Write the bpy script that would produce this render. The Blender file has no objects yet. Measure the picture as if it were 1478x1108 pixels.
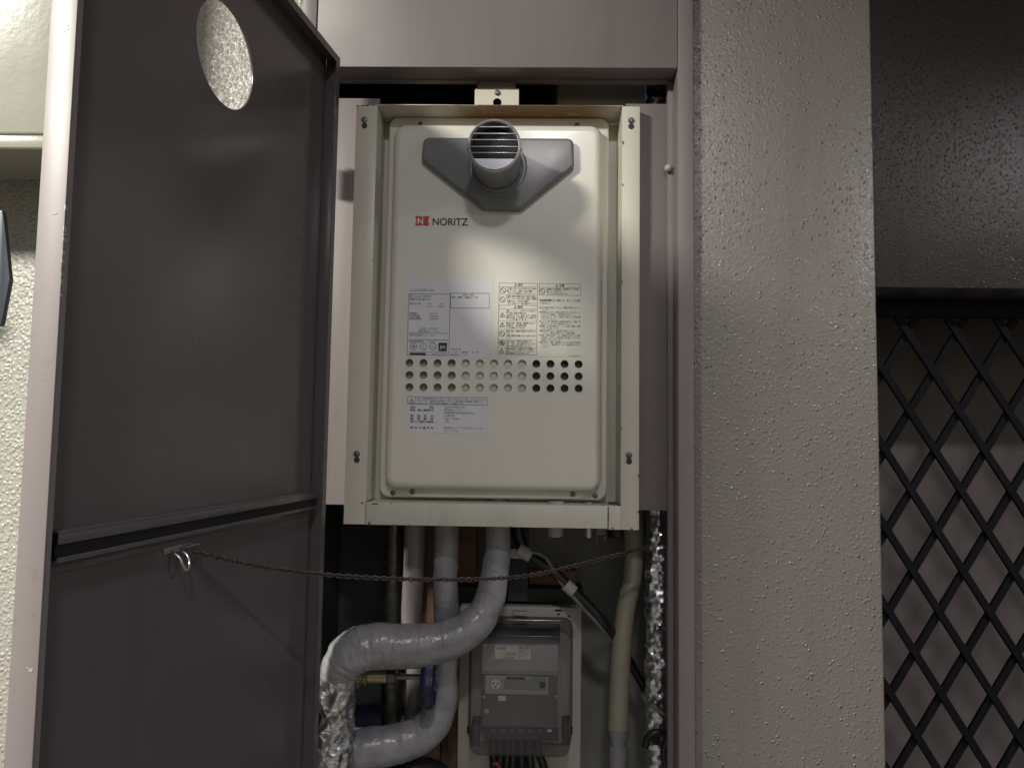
import bpy, bmesh, math, random
from mathutils import Vector, Matrix, noise
random.seed(4)
SC = bpy.context.scene
COL = SC.collection
R = math.radians

# ------------------------------------------------------------------ camera
CAMZ = 1.45
FPX, CX, CY = 1067.0, 739.0, 554.0
YAW, PITCH, ROLL = R(1.27), R(4.15), R(0.85)
RC = Matrix.Rotation(YAW, 3, 'Z') @ Matrix.Rotation(math.pi/2+PITCH, 3, 'X') @ Matrix.Rotation(ROLL, 3, 'Z')
cam = bpy.data.cameras.new('camera'); co = bpy.data.objects.new('camera', cam); COL.objects.link(co)
cam.sensor_width = 36; cam.lens = FPX/1478*36; cam.clip_start = .02; cam.clip_end = 60
co.matrix_world = Matrix.Translation((0, 0, CAMZ)) @ RC.to_4x4()
SC.camera = co
# ------------------------------------------------------------------ world, sun, lamps, exposure
W = bpy.data.worlds.new('World'); SC.world = W; W.use_nodes = True
nt = W.node_tree; sky = nt.nodes.new('ShaderNodeTexSky'); sky.sky_type = 'NISHITA'; sky.sun_disc = False
sky.sun_elevation = R(35); sky.sun_rotation = R(160)
bg = nt.nodes['Background']; bg.inputs[1].default_value = .03
nt.links.new(sky.outputs[0], bg.inputs[0])
def lamp(name, loc, energy, size, color, target=None):
    l = bpy.data.lights.new(name, 'AREA'); l.shape = 'DISK'; l.size = size; l.energy = energy; l.color = color
    o = bpy.data.objects.new(name, l); COL.objects.link(o); o.location = loc
    if target:
        o.rotation_euler = (Vector(target)-Vector(loc)).to_track_quat('-Z', 'Y').to_euler()
    return o
lamp('corridor_ceiling_light', (-1.63, -.30, CAMZ+1.28), 132.0, .40, (1, .97, .87))
lamp('corridor_ceiling_light', (1.60, .50, CAMZ+.86), 8.0, .12, (1, .96, 1.0))
lamp('corridor_ceiling_light', (.10, -.70, CAMZ+1.42), 11.5, .20, (1, .92, .97))
SC.view_settings.view_transform = 'Standard'; SC.view_settings.look = 'None'
SC.view_settings.exposure = 0.24; SC.view_settings.gamma = 1; SC.view_settings.use_curve_mapping = False

# ------------------------------------------------------------------ helpers
CAM = Vector((0, 0, CAMZ))
def ray(px, py): return RC @ Vector((px-CX, CY-py, -FPX))
def at(px, py, Y):                        # the point of depth Y seen at a photo pixel
    d = ray(px, py); return CAM + d*(Y/d.y)
TH = R(8.7)
HINGE = at(453, 620, 1.188); HINGE.z = 0
DS = Vector((-math.sin(TH), -math.cos(TH), 0)); DN = Vector((math.cos(TH), -math.sin(TH), 0))
def on_door(px, py, n=0.0):               # -> (s, z) on the door leaf
    d = ray(px, py); t = (HINGE+DN*n-CAM).dot(DN)/d.dot(DN); p = CAM+d*t
    return (p-HINGE).dot(DS), p.z
def rpx(r, Y): return r*Y/FPX

def tag(o, label=None, cat=None, group=None, kind=None):
    if label: o['label'] = label
    if cat: o['category'] = cat
    if group: o['group'] = group
    if kind: o['kind'] = kind
    return o
def thing(name, label, cat, loc=(0, 0, 0), group=None):
    o = bpy.data.objects.new(name, None); COL.objects.link(o); o.location = loc; o.empty_display_size = .02
    return tag(o, label, cat, group)

def sock(n, name): return n.inputs[name]
def mat(name, col, rough=.5, metal=0., var=.06, vscale=6., bump=0., bscale=400., bdist=.0005, col2=None, spec=.5, coat=0., extra=None, rv=.055, grime=0.):
    m = bpy.data.materials.new(name); m.use_nodes = True; t = m.node_tree; N = t.nodes; L = t.links
    b = N['Principled BSDF']; b.inputs['Roughness'].default_value = rough; b.inputs['Metallic'].default_value = metal
    b.inputs['Specular IOR Level'].default_value = spec; b.inputs['Coat Weight'].default_value = coat
    b.inputs['Coat Roughness'].default_value = .12
    tc = N.new('ShaderNodeNewGeometry')
    nz = N.new('ShaderNodeTexNoise'); nz.inputs['Scale'].default_value = vscale; nz.inputs['Detail'].default_value = 6
    L.new(tc.outputs['Position'], nz.inputs['Vector'])
    mx = N.new('ShaderNodeMix'); mx.data_type = 'RGBA'
    c2 = col2 or tuple(c*(1-var*2) for c in col)
    mx.inputs[6].default_value = (*col, 1); mx.inputs[7].default_value = (*c2, 1)
    cr = N.new('ShaderNodeMapRange'); cr.inputs[1].default_value = .35; cr.inputs[2].default_value = .68
    L.new(nz.outputs[0], cr.inputs[0]); L.new(cr.outputs[0], mx.inputs[0])
    if grime:
        mp = N.new('ShaderNodeMapping'); mp.inputs['Scale'].default_value = (26, 26, 2.6); L.new(tc.outputs['Position'], mp.inputs[0])
        g1 = N.new('ShaderNodeTexNoise'); g1.inputs['Scale'].default_value = 1; g1.inputs['Detail'].default_value = 8; g1.inputs['Roughness'].default_value = .62; L.new(mp.outputs[0], g1.inputs['Vector'])
        g2 = N.new('ShaderNodeTexNoise'); g2.inputs['Scale'].default_value = 95; g2.inputs['Detail'].default_value = 5; L.new(tc.outputs['Position'], g2.inputs['Vector'])
        m1 = N.new('ShaderNodeMapRange'); m1.inputs[1].default_value = .48; m1.inputs[2].default_value = .78; m1.inputs[3].default_value = 0; m1.inputs[4].default_value = grime; L.new(g1.outputs[0], m1.inputs[0])
        m2 = N.new('ShaderNodeMapRange'); m2.inputs[1].default_value = .62; m2.inputs[2].default_value = .75; m2.inputs[3].default_value = 0; m2.inputs[4].default_value = grime*.8; L.new(g2.outputs[0], m2.inputs[0])
        mm = N.new('ShaderNodeMath'); mm.operation = 'MAXIMUM'; L.new(m1.outputs[0], mm.inputs[0]); L.new(m2.outputs[0], mm.inputs[1])
        gm = N.new('ShaderNodeMix'); gm.data_type = 'RGBA'; gm.inputs[7].default_value = (*(c*.42 for c in (col[0], col[1]*.93, col[2]*.82)), 1)
        L.new(mm.outputs[0], gm.inputs[0]); L.new(mx.outputs[2], gm.inputs[6]); mx = gm
    L.new(mx.outputs[2], b.inputs['Base Color'])
    rr = N.new('ShaderNodeMapRange'); rr.inputs[1].default_value = .3; rr.inputs[2].default_value = .7
    rr.inputs[3].default_value = max(.02, rough-rv); rr.inputs[4].default_value = rough+rv
    L.new(nz.outputs[0], rr.inputs[0]); L.new(rr.outputs[0], b.inputs['Roughness'])
    if bump:
        n2 = N.new('ShaderNodeTexNoise'); n2.inputs['Scale'].default_value = bscale; n2.inputs['Detail'].default_value = 3
        L.new(tc.outputs['Position'], n2.inputs['Vector'])
        bp = N.new('ShaderNodeBump'); bp.inputs['Strength'].default_value = bump; bp.inputs['Distance'].default_value = bdist
        L.new(n2.outputs[0], bp.inputs['Height']); L.new(bp.outputs[0], b.inputs['Normal'])
    if extra: extra(m, N, L, b, tc, mx)
    return m

def stucco(name, col, rough, s1, s2, strength, dist, thr=.45, coat=.5):
    """sprayed lumpy coating: rounded droplets of uneven size over a fine ground"""
    def ex(m, N, L, b, tc, mx):
        wn = N.new('ShaderNodeTexNoise'); wn.inputs['Scale'].default_value = s1*.8; wn.inputs['Detail'].default_value = 2
        L.new(tc.outputs['Position'], wn.inputs['Vector'])
        ad = N.new('ShaderNodeVectorMath'); ad.operation = 'MULTIPLY_ADD'
        ad.inputs[1].default_value = (.006, .006, .006)
        L.new(wn.outputs['Color'], ad.inputs[0]); L.new(tc.outputs['Position'], ad.inputs[2])
        v = N.new('ShaderNodeTexVoronoi'); v.feature = 'SMOOTH_F1'; v.inputs['Scale'].default_value = s1
        v.inputs['Smoothness'].default_value = .35
        L.new(ad.outputs[0], v.inputs['Vector'])
        n = N.new('ShaderNodeTexNoise'); n.inputs['Scale'].default_value = s2; n.inputs['Detail'].default_value = 4; n.inputs['Roughness'].default_value = .55
        L.new(ad.outputs[0], n.inputs['Vector'])
        mr = N.new('ShaderNodeMapRange'); mr.interpolation_type = 'SMOOTHSTEP'; mr.inputs[1].default_value = thr; mr.inputs[2].default_value = .02
        mr.inputs[3].default_value = 0; mr.inputs[4].default_value = 1
        L.new(v.outputs['Distance'], mr.inputs[0])
        mu = N.new('ShaderNodeMath'); mu.operation = 'MULTIPLY'
        L.new(mr.outputs[0], mu.inputs[0]); L.new(v.outputs['Color'], mu.inputs[1])
        a = N.new('ShaderNodeMath'); a.operation = 'MULTIPLY_ADD'; a.inputs[1].default_value = .45
        L.new(n.outputs[0], a.inputs[0]); L.new(mu.outputs[0], a.inputs[2])
        bp = N.new('ShaderNodeBump'); bp.inputs['Strength'].default_value = strength; bp.inputs['Distance'].default_value = dist
        L.new(a.outputs[0], bp.inputs['Height']); L.new(bp.outputs[0], b.inputs['Normal']); L.new(bp.outputs[0], b.inputs['Coat Normal'])
    return mat(name, col, rough, var=.04, vscale=3, extra=ex, coat=coat, rv=.02, grime=.22)

def rust_ex(density, edge_scale=14., seed=0., zc=None, soft=.05):
    """brown rust speckles and stains with their own shapes"""
    def ex(m, N, L, b, tc, mx):
        mp = N.new('ShaderNodeMapping'); mp.inputs['Location'].default_value = (seed, seed*.7, seed*1.3)
        L.new(tc.outputs['Position'], mp.inputs[0])
        n = N.new('ShaderNodeTexNoise'); n.inputs['Scale'].default_value = edge_scale; n.inputs['Detail'].default_value = 9; n.inputs['Roughness'].default_value = .72
        L.new(mp.outputs[0], n.inputs['Vector'])
        mr = N.new('ShaderNodeMapRange'); mr.inputs[1].default_value = density; mr.inputs[2].default_value = density+soft
        L.new(n.outputs[0], mr.inputs[0])
        fac = mr.outputs[0]
        if zc is not None:
            # only where the stain band lies (centre x, half width)
            sp = N.new('ShaderNodeSeparateXYZ'); L.new(tc.outputs['Position'], sp.inputs[0])
            s = N.new('ShaderNodeMath'); s.operation = 'SUBTRACT'; s.inputs[1].default_value = zc[0]; L.new(sp.outputs[0], s.inputs[0])
            ab = N.new('ShaderNodeMath'); ab.operation = 'ABSOLUTE'; L.new(s.outputs[0], ab.inputs[0])
            m2 = N.new('ShaderNodeMapRange'); m2.interpolation_type = 'SMOOTHSTEP'; m2.inputs[1].default_value = zc[1]; m2.inputs[2].default_value = zc[1]*.45
            m2.inputs[3].default_value = 0; m2.inputs[4].default_value = 1; L.new(ab.outputs[0], m2.inputs[0])
            mu = N.new('ShaderNodeMath'); mu.operation = 'MULTIPLY'; L.new(fac, mu.inputs[0]); L.new(m2.outputs[0], mu.inputs[1]); fac = mu.outputs[0]
        m3 = N.new('ShaderNodeMix'); m3.data_type = 'RGBA'; m3.inputs[7].default_value = (.20, .10, .035, 1)
        L.new(fac, m3.inputs[0]); L.new(mx.outputs[2], m3.inputs[6]); L.new(m3.outputs[2], b.inputs['Base Color'])
    return ex

BEIGE = (.64, .625, .525)
MAUVE = (.205, .178, .176)
M = dict(
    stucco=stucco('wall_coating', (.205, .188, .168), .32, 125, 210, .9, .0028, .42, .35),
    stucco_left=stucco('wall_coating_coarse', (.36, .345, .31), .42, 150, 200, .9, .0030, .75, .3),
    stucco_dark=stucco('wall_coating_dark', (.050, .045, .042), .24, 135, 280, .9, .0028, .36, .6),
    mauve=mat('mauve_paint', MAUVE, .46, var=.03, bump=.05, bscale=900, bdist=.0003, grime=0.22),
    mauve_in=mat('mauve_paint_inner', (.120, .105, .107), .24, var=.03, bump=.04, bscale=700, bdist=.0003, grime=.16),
    beige=mat('heater_paint', (.73, .72, .635), .22, var=.004, bump=.02, bscale=700, bdist=.0002, coat=.25, grime=0.13),
    frame=mat('frame_paint', BEIGE, .36, var=.02, bump=.05, bscale=500, bdist=.0003, extra=rust_ex(.70, 30, 2), grime=0.28),
    frame_top=mat('frame_top_paint', BEIGE, .4, var=.03, extra=rust_ex(.30, 4, 1.7, (-.005, .19), .14), grime=0.3),
    bracket=mat('bracket_paint', (.66, .63, .50), .4, var=.02, extra=rust_ex(.60, 45, 5)),
    rust=mat('rust', (.14, .065, .025), .85, var=.25, vscale=120),
    hood=mat('hood_grey_paint', (.195, .20, .195), .24, var=.02, grime=0.2),
    duct=mat('duct_steel', (.36, .37, .38), .30, metal=.55, var=.03, vscale=30),
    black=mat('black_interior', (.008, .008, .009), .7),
    dark=mat('dark_interior', (.03, .032, .035), .6),
    screw=mat('screw_steel', (.22, .21, .2), .35, metal=.9, var=.2, vscale=200),
    label=mat('label_foil', (.72, .735, .76), .30, var=.01, grime=0.1),
    ink=mat('ink', (.03, .03, .032), .6),
    ink_soft=mat('ink_soft', (.10, .10, .085), .6),
    red=mat('logo_red', (.50, .035, .03), .4),
    white=mat('white_print', (.75, .74, .68), .4),
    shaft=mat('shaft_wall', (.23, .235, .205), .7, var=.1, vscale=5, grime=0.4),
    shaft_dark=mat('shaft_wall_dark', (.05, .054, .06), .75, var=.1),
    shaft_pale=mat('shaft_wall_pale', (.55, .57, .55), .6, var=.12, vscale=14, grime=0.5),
    wood=mat('brown_board', (.26, .145, .095), .7, var=.15, vscale=30),
    wrap=mat('pipe_tape', (.31, .31, .32), .27, var=.12, vscale=25, bump=.8, bscale=55, bdist=.0028, grime=0.45),
    wrap_pink=mat('pipe_tape_pale', (.25, .225, .225), .36, var=.05, vscale=25, bump=.3, bscale=80, bdist=.001, grime=0.45),
    wrap_blue=mat('pipe_tape_blue', (.045, .06, .13), .4, var=.1),
    foil=mat('aluminium_foil', (.70, .70, .71), .33, metal=1., var=.05, vscale=60, bump=.5, bscale=120, bdist=.0015),
    steel=mat('galvanised_pipe', (.20, .20, .18), .32, metal=.8, var=.25, vscale=60, bump=.1, bscale=100),
    brass=mat('brass', (.48, .42, .25), .32, metal=.8, var=.15, vscale=80),
    blue=mat('blue_handwheel', (.012, .016, .06), .4, var=.2, vscale=200, bump=.6, bscale=300, bdist=.001),
    hose=mat('beige_hose', (.34, .32, .24), .5, var=.06, grime=0.3),
    cable=mat('black_cable', (.012, .012, .013), .38),
    grey_cable=mat('grey_cable', (.16, .16, .15), .5),
    tie=mat('pale_tape', (.42, .41, .38), .5),
    board=mat('meter_board', (.43, .405, .35), .42, var=.03, grime=0.3),
    meter=mat('meter_grey', (.40, .41, .41), .45, var=.03),
    meter_brown=mat('meter_brown', (.17, .15, .145), .4, var=.05),
    meter_dark=mat('meter_dark', (.05, .052, .055), .5),
    lcd=mat('lcd_pane', (.27, .30, .27), .25, var=.06, vscale=90),
    gate=mat('gate_black_paint', (.010, .010, .013), .7, var=.1, spec=.2),
    back=mat('far_panel', (.255, .22, .21), .6, var=.05, grime=0.3),
    chain=mat('chain_bronze', (.15, .12, .105), .5, metal=.5, var=.3, vscale=300),
    box=mat('box_paint', (.31, .305, .255), .20, var=.02, bump=.3, bscale=110, bdist=.0007, coat=1., spec=.8, grime=0.12),
    floor=mat('floor_grey', (.22, .21, .2), .6), ceil=mat('ceiling_paint', (.55, .53, .5), .8),
    darkblue=mat('slate_plastic', (.035, .045, .058), .35),
    slate=mat('slate_plate', (.12, .125, .14), .5),
    red_wire=mat('red_wire', (.22, .02, .015), .5),
    zinc=mat('zinc_hook', (.55, .55, .55), .3, metal=.9),
)
def clear_mat(name, tint, alpha):
    m = bpy.data.materials.new(name); m.use_nodes = True; N = m.node_tree.nodes; L = m.node_tree.links
    b = N['Principled BSDF']; b.inputs['Base Color'].default_value = (*tint, 1); b.inputs['Roughness'].default_value = .12; b.inputs['Specular IOR Level'].default_value = .35
    b.inputs['Alpha'].default_value = alpha
    nz = N.new('ShaderNodeTexNoise'); nz.inputs['Scale'].default_value = 30
    mr = N.new('ShaderNodeMapRange'); mr.inputs[3].default_value = .08; mr.inputs[4].default_value = .22
    L.new(nz.outputs[0], mr.inputs[0]); L.new(mr.outputs[0], b.inputs['Roughness'])
    return m
M['clear'] = clear_mat('smoky_clear_plastic', (.16, .15, .155), .27)

M['clear_dark'] = clear_mat('smoky_clear_wall', (.07, .065, .07), .62)

class MB:
    def __init__(s): s.bm = bmesh.new()
    def _merge(s, b2):
        me = bpy.data.meshes.new('tmp'); b2.to_mesh(me); b2.free(); s.bm.from_mesh(me); bpy.data.meshes.remove(me)
    def box(s, x0, x1, y0, y1, z0, z1, bev=.0008, seg=2):
        b = bmesh.new()
        vs = [b.verts.new((x, y, z)) for x in (min(x0, x1), max(x0, x1)) for y in (min(y0, y1), max(y0, y1)) for z in (min(z0, z1), max(z0, z1))]
        for f in ((0, 1, 3, 2), (4, 6, 7, 5), (0, 4, 5, 1), (2, 3, 7, 6), (0, 2, 6, 4), (1, 5, 7, 3)): b.faces.new([vs[i] for i in f])
        w = min(abs(x1-x0), abs(y1-y0), abs(z1-z0))
        if bev and w > bev*2.5: bmesh.ops.bevel(b, geom=b.edges[:], offset=bev, segments=seg, affect='EDGES', profile=.5)
        s._merge(b); return s
    def prism(s, poly, y0, y1, bev=0., seg=3):       # poly: (x,z) outline, extruded along y; bev rounds the y0 rim
        b = bmesh.new(); n = len(poly)
        f = [b.verts.new((x, y0, z)) for x, z in poly]; k = [b.verts.new((x, y1, z)) for x, z in poly]
        ff = b.faces.new(f); b.faces.new(k[::-1])
        for i in range(n): b.faces.new((f[i], k[i], k[(i+1) % n], f[(i+1) % n]))
        bmesh.ops.recalc_face_normals(b, faces=b.faces[:])
        if bev: bmesh.ops.bevel(b, geom=[e for e in b.edges if all(abs(v.co.y-y0) < 1e-7 for v in e.verts)], offset=bev, segments=seg, affect='EDGES', profile=.5)
        s._merge(b); return s
    def loft(s, rings, caps=(False, False), closed=False):
        R_ = [[s.bm.verts.new(p) for p in r] for r in rings]; n = len(R_[0])
        for a, b in zip(R_, R_[1:]):
            for i in range(n):
                s.bm.faces.new((a[i], a[(i+1) % n], b[(i+1) % n], b[i]))
        if caps[0]: s.bm.faces.new(R_[0][::-1])
        if caps[1]: s.bm.faces.new(R_[-1])
        return s
    def tube(s, pts, rad, seg=20, disp=None, caps=True, flat=None):
        pts = [Vector(p) for p in pts]; n = len(pts)
        if not hasattr(rad, '__len__'): rad = [rad]*n
        T = [(pts[min(i+1, n-1)]-pts[max(i-1, 0)]).normalized() for i in range(n)]
        up = Vector((0, 1, 0)) if abs(T[0].y) < .9 else Vector((1, 0, 0))
        u = (up-T[0]*up.dot(T[0])).normalized(); rings = []; dist = 0
        for i in range(n):
            u = (u-T[i]*u.dot(T[i])).normalized(); w = T[i].cross(u)
            if i: dist += (pts[i]-pts[i-1]).length
            ring = []
            for j in range(seg):
                a = 2*math.pi*j/seg; r = rad[i]; d = u*math.cos(a)+w*math.sin(a)
                if disp: r += disp(pts[i]+d*r, dist, a)
                ring.append(pts[i]+d*r)
            rings.append(ring)
        return s.loft(rings, (caps, caps))
    def lathe(s, o, ax, prof, seg=24, caps=True):    # prof: (distance along ax, radius)
        o = Vector(o); ax = Vector(ax).normalized(); return s.tube_raw(o, ax, prof, seg, caps)
    def tube_raw(s, o, ax, prof, seg, caps):
        up = Vector((0, 0, 1)) if abs(ax.z) < .9 else Vector((1, 0, 0)); u = (up-ax*up.dot(ax)).normalized(); w = ax.cross(u)
        rings = [[o+ax*d+(u*math.cos(2*math.pi*j/seg)+w*math.sin(2*math.pi*j/seg))*r for j in range(seg)] for d, r in prof]
        return s.loft(rings, (caps, caps))
    def bar(s, a, b, w, h, up=(0, 1, 0), bev=0.):    # bar from a to b, width w (in plane), thickness h along up
        a = Vector(a); b = Vector(b); d = (b-a).normalized(); up = Vector(up); sd = d.cross(up).normalized(); up = sd.cross(d).normalized()
        m = bmesh.new(); vs = []
        for p in (a, b):
            for i, j in ((-1, -1), (1, -1), (1, 1), (-1, 1)): vs.append(m.verts.new(p+sd*(w/2*i)+up*(h/2*j)))
        m.faces.new(vs[0:4][::-1]); m.faces.new(vs[4:8])
        for i in range(4): m.faces.new((vs[i], vs[(i+1) % 4], vs[4+(i+1) % 4], vs[4+i]))
        bmesh.ops.recalc_face_normals(m, faces=m.faces[:])
        if bev: bmesh.ops.bevel(m, geom=m.edges[:], offset=bev, segments=1, affect='EDGES')
        s._merge(m); return s
    def mesh(s, me, mw=None):
        if mw is not None: me = me.copy(); me.transform(mw)
        s.bm.from_mesh(me); return s
    def build(s, name, m, parent=None, smooth=35, kind=None, label=None, mw=None, recalc=True):
        if recalc: bmesh.ops.recalc_face_normals(s.bm, faces=s.bm.faces[:])
        me = bpy.data.meshes.new(name); s.bm.to_mesh(me); s.bm.free()
        if mw is not None: me.transform(mw)
        me.materials.append(M[m] if isinstance(m, str) else m)
        if smooth:
            me.shade_smooth(); me.set_sharp_from_angle(angle=R(smooth))
        o = bpy.data.objects.new(name, me); COL.objects.link(o)
        if parent:
            o.parent = parent
            if parent.type == 'EMPTY' and parent.parent is None:
                me.transform(Matrix.Translation(-parent.location))
            elif parent.parent is not None:
                me.transform(Matrix.Translation(-parent.parent.location)) if parent.parent.type == 'EMPTY' else None
        tag(o, label, kind=kind)
        return o
def struct(mb, name, m, **k): return mb.build(name, m, kind='structure', **k)

def plate(outline, holes, th):
    """flat plate with holes, outline/holes as (u,v) lists; returned mesh lies in XZ, thickness along y, front at y=0"""
    from mathutils.geometry import delaunay_2d_cdt
    vs = []; fs = []
    for loop in [outline]+holes:
        b = len(vs); vs += [Vector(p) for p in loop]; fs.append(list(range(b, b+len(loop))))
    ed = [(f[i], f[(i+1) % len(f)]) for f in fs for i in range(len(f))]
    v2, e2, f2, *_ = delaunay_2d_cdt(vs, ed, [], 0, 1e-7)
    def inside(c, loop):
        r = False; n = len(loop)
        for i in range(n):
            (x1, y1), (x2, y2) = loop[i], loop[(i+1) % n]
            if (y1 > c[1]) != (y2 > c[1]) and c[0] < (x2-x1)*(c[1]-y1)/(y2-y1)+x1: r = not r
        return r
    keep = []
    hb = [(sum(p[0] for p in h)/len(h), sum(p[1] for p in h)/len(h), h, max(math.hypot(p[0]-h[0][0], p[1]-h[0][1]) for p in h)) for h in holes]
    for f in f2:
        c = ((v2[f[0]].x+v2[f[1]].x+v2[f[2]].x)/3, (v2[f[0]].y+v2[f[1]].y+v2[f[2]].y)/3)
        if not inside(c, outline): continue
        if any(math.hypot(c[0]-h[0], c[1]-h[1]) < h[3] and inside(c, h[2]) for h in hb): continue
        keep.append(tuple(f))
    n = len(v2)
    V = [(p.x, 0, p.y) for p in v2]+[(p.x, th, p.y) for p in v2]
    F = keep+[tuple(n+i for i in f[::-1]) for f in keep]
    cnt = {}
    for f in keep:
        for a, b in zip(f, f[1:]+f[:1]): cnt[(a, b)] = 1
    for a, b in list(cnt):
        if (b, a) not in cnt: F.append((b, a, n+a, n+b))
    me = bpy.data.meshes.new('p'); me.from_pydata(V, [], F); me.update()
    return me
def circle(cx, cz, r, n=24, ph=0): return [(cx+r*math.cos(2*math.pi*i/n+ph), cz+r*math.sin(2*math.pi*i/n+ph)) for i in range(n)]
def rrect(x0, x1, z0, z1, r, n=6):
    out = []
    for cx, cz, a0 in ((x1-r, z1-r, 0), (x0+r, z1-r, 90), (x0+r, z0+r, 180), (x1-r, z0+r, 270)):
        for i in range(n+1): a = R(a0+90*i/n); out.append((cx+r*math.cos(a), cz+r*math.sin(a)))
    return out
def rpoly(pts, r, n=6):                   # polygon with rounded corners
    out = []; k = len(pts)
    for i in range(k):
        p = Vector(pts[i]); a = (Vector(pts[i-1])-p); b = (Vector(pts[(i+1) % k])-p)
        ang = a.angle(b); t = min(r/math.tan(ang/2), a.length*.45, b.length*.45)
        A = p+a.normalized()*t; B = p+b.normalized()*t
        for j in range(n+1):
            u = j/n; q = A*(1-u)**2+p*2*u*(1-u)+B*u*u; out.append((q.x, q.y))
    return out
def spline(ctrl, step=.004):              # ctrl: (Vector, radius) -> resampled Catmull-Rom
    P = [(Vector(p), r) for p, r in ctrl]; P = [P[0]]+P+[P[-1]]; pts = []; rad = []
    for i in range(1, len(P)-2):
        p0, p1, p2, p3 = (P[i+k][0] for k in (-1, 0, 1, 2)); n = max(2, int((p2-p1).length/step))
        for j in range(n):
            t = j/n
            pts.append(.5*((2*p1)+(p2-p0)*t+(2*p0-5*p1+4*p2-p3)*t*t+(3*p1-p0-3*p2+p3)*t**3))
            s = t*t*(3-2*t); rad.append(P[i][1]*(1-s)+P[i+1][1]*s)
    pts.append(P[-2][0]); rad.append(P[-2][1]); return pts, rad
def px_path(c, step=.004):                # (px, py, depth, radius in px)
    return spline([(at(x, y, Y), rpx(r, Y)) for x, y, Y, r in c], step)
def text_mesh(body, x, z, size, y, width=None, align='LEFT', offset=0., shear=0., res=1):
    c = bpy.data.curves.new('t', 'FONT'); c.body = body; c.size = size; c.align_x = align; c.resolution_u = res; c.offset = offset; c.shear = shear
    o = bpy.data.objects.new('t', c); COL.objects.link(o); bpy.context.view_layer.update()
    me = bpy.data.meshes.new_from_object(o.evaluated_get(bpy.context.evaluated_depsgraph_get()))
    w = o.dimensions.x; bpy.data.objects.remove(o); bpy.data.curves.remove(c)
    k = width/w if (width and w > 0) else 1.
    me.transform(Matrix.Translation((x, y, z)) @ Matrix(((k, 0, 0, 0), (0, 0, -1, 0), (0, 1, 0, 0), (0, 0, 0, 1))))
    return me

# =================================================================== SETTING
YF = 1.200        # front of the steel door frame
YWALL = 1.214     # face of the coated walls
ZC = CAMZ+1.50    # ceiling
colR = at(1268, 554, YWALL).x
frL = at(437, 20, YF).x; frR = at(1002, 554, YF).x
struct(MB().box(-3, 3.2, -1.6, 3.0, -.1, 0, 0), 'floor', 'floor')
struct(MB().box(-3, 3.2, -.9, 3.0, ZC, ZC+.12, 0), 'ceiling', 'ceil')
struct(MB().box(-3, frL-.0005, YWALL, YWALL+.3, 0, ZC, 0), 'wall_beside_box', 'stucco_left')
struct(MB().box(frR+.0005, colR, YWALL, 2.4, 0, ZC, .004, 3), 'column', 'stucco')
zl = at(1370, 416, 1.6).z
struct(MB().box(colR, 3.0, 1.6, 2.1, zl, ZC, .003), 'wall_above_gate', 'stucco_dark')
struct(MB().box(colR, 3.0, 2.32, 2.4, 0, ZC, 0), 'wall_behind_gate', 'back')
# shaft interior
X0, X1 = at(440, 700, 1.26).x, at(984, 700, 1.26).x
YB = 1.52
top = at(700, 0, 1.2).z+.25
xm = at(585, 900, YB).x
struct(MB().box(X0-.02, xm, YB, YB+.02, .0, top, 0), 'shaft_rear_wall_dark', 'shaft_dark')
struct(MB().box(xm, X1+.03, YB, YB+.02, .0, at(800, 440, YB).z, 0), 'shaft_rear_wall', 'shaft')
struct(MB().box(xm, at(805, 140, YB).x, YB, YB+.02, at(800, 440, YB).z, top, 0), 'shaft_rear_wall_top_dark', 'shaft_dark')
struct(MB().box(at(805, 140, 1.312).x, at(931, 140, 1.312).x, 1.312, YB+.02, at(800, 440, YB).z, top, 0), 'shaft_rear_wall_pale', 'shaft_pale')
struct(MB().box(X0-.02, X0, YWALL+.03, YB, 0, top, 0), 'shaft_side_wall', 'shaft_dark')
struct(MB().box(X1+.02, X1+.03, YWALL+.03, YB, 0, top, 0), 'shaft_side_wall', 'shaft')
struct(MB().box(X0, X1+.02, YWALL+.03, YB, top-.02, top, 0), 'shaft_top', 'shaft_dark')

# =================================================================== DOOR FRAME
zh = at(730, 97, YF).z; xr_in = at(979, 400, YF).x; xl_in = frL+.002
xj = at(458, 20, YF).x
fr = thing('door_frame', 'mauve painted steel frame around the open cupboard beside the coated column', 'door frame', (xl_in, YF, 0))
MB().box(frL-.03, xl_in, YF+.0005, YWALL-.0005, 0, zh-.001, .0012).build('jamb', 'mauve', fr)
MB().box(frL, xj-.0012, YF, YF+.045, zh+.0004, ZC-.01, .0010).build('upright', 'mauve', fr)
MB().box(xr_in, frR, YF, YF+.045, 0, ZC-.01, .0015).build('jamb', 'mauve', fr)
MB().box(xj+.0006, xr_in-.0008, YF+.001, YF+.042, zh, ZC-.01, .0012).build('header_panel', 'mauve', fr)
# inner stop: a lip set back from the face
xs = at(964, 400, YF+.045).x; zs = at(730, 118.5, YF+.045).z
MB().box(xs, frR-.002, YF+.0455, YF+.062, 0, ZC-.02, .001).build('stop', 'mauve', fr)
MB().box(xl_in, xs-.0004, YF+.043, YF+.055, zs, zh+.04, .0008).build('stop', 'mauve', fr)
MB().box(frL+.0002, xl_in, YWALL, YF+.045, 0, zh-.001, .0004).build('reveal', 'mauve', fr)
p = at(964, 244, YF+.043)
MB().lathe(p, (0, -1, 0), [(0, .0063), (.004, .0066), (.008, .0058), (.0102, .0035), (.011, .0004)], 20).build('bumper', 'tie', fr, label='small round pale door bumper')

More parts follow.
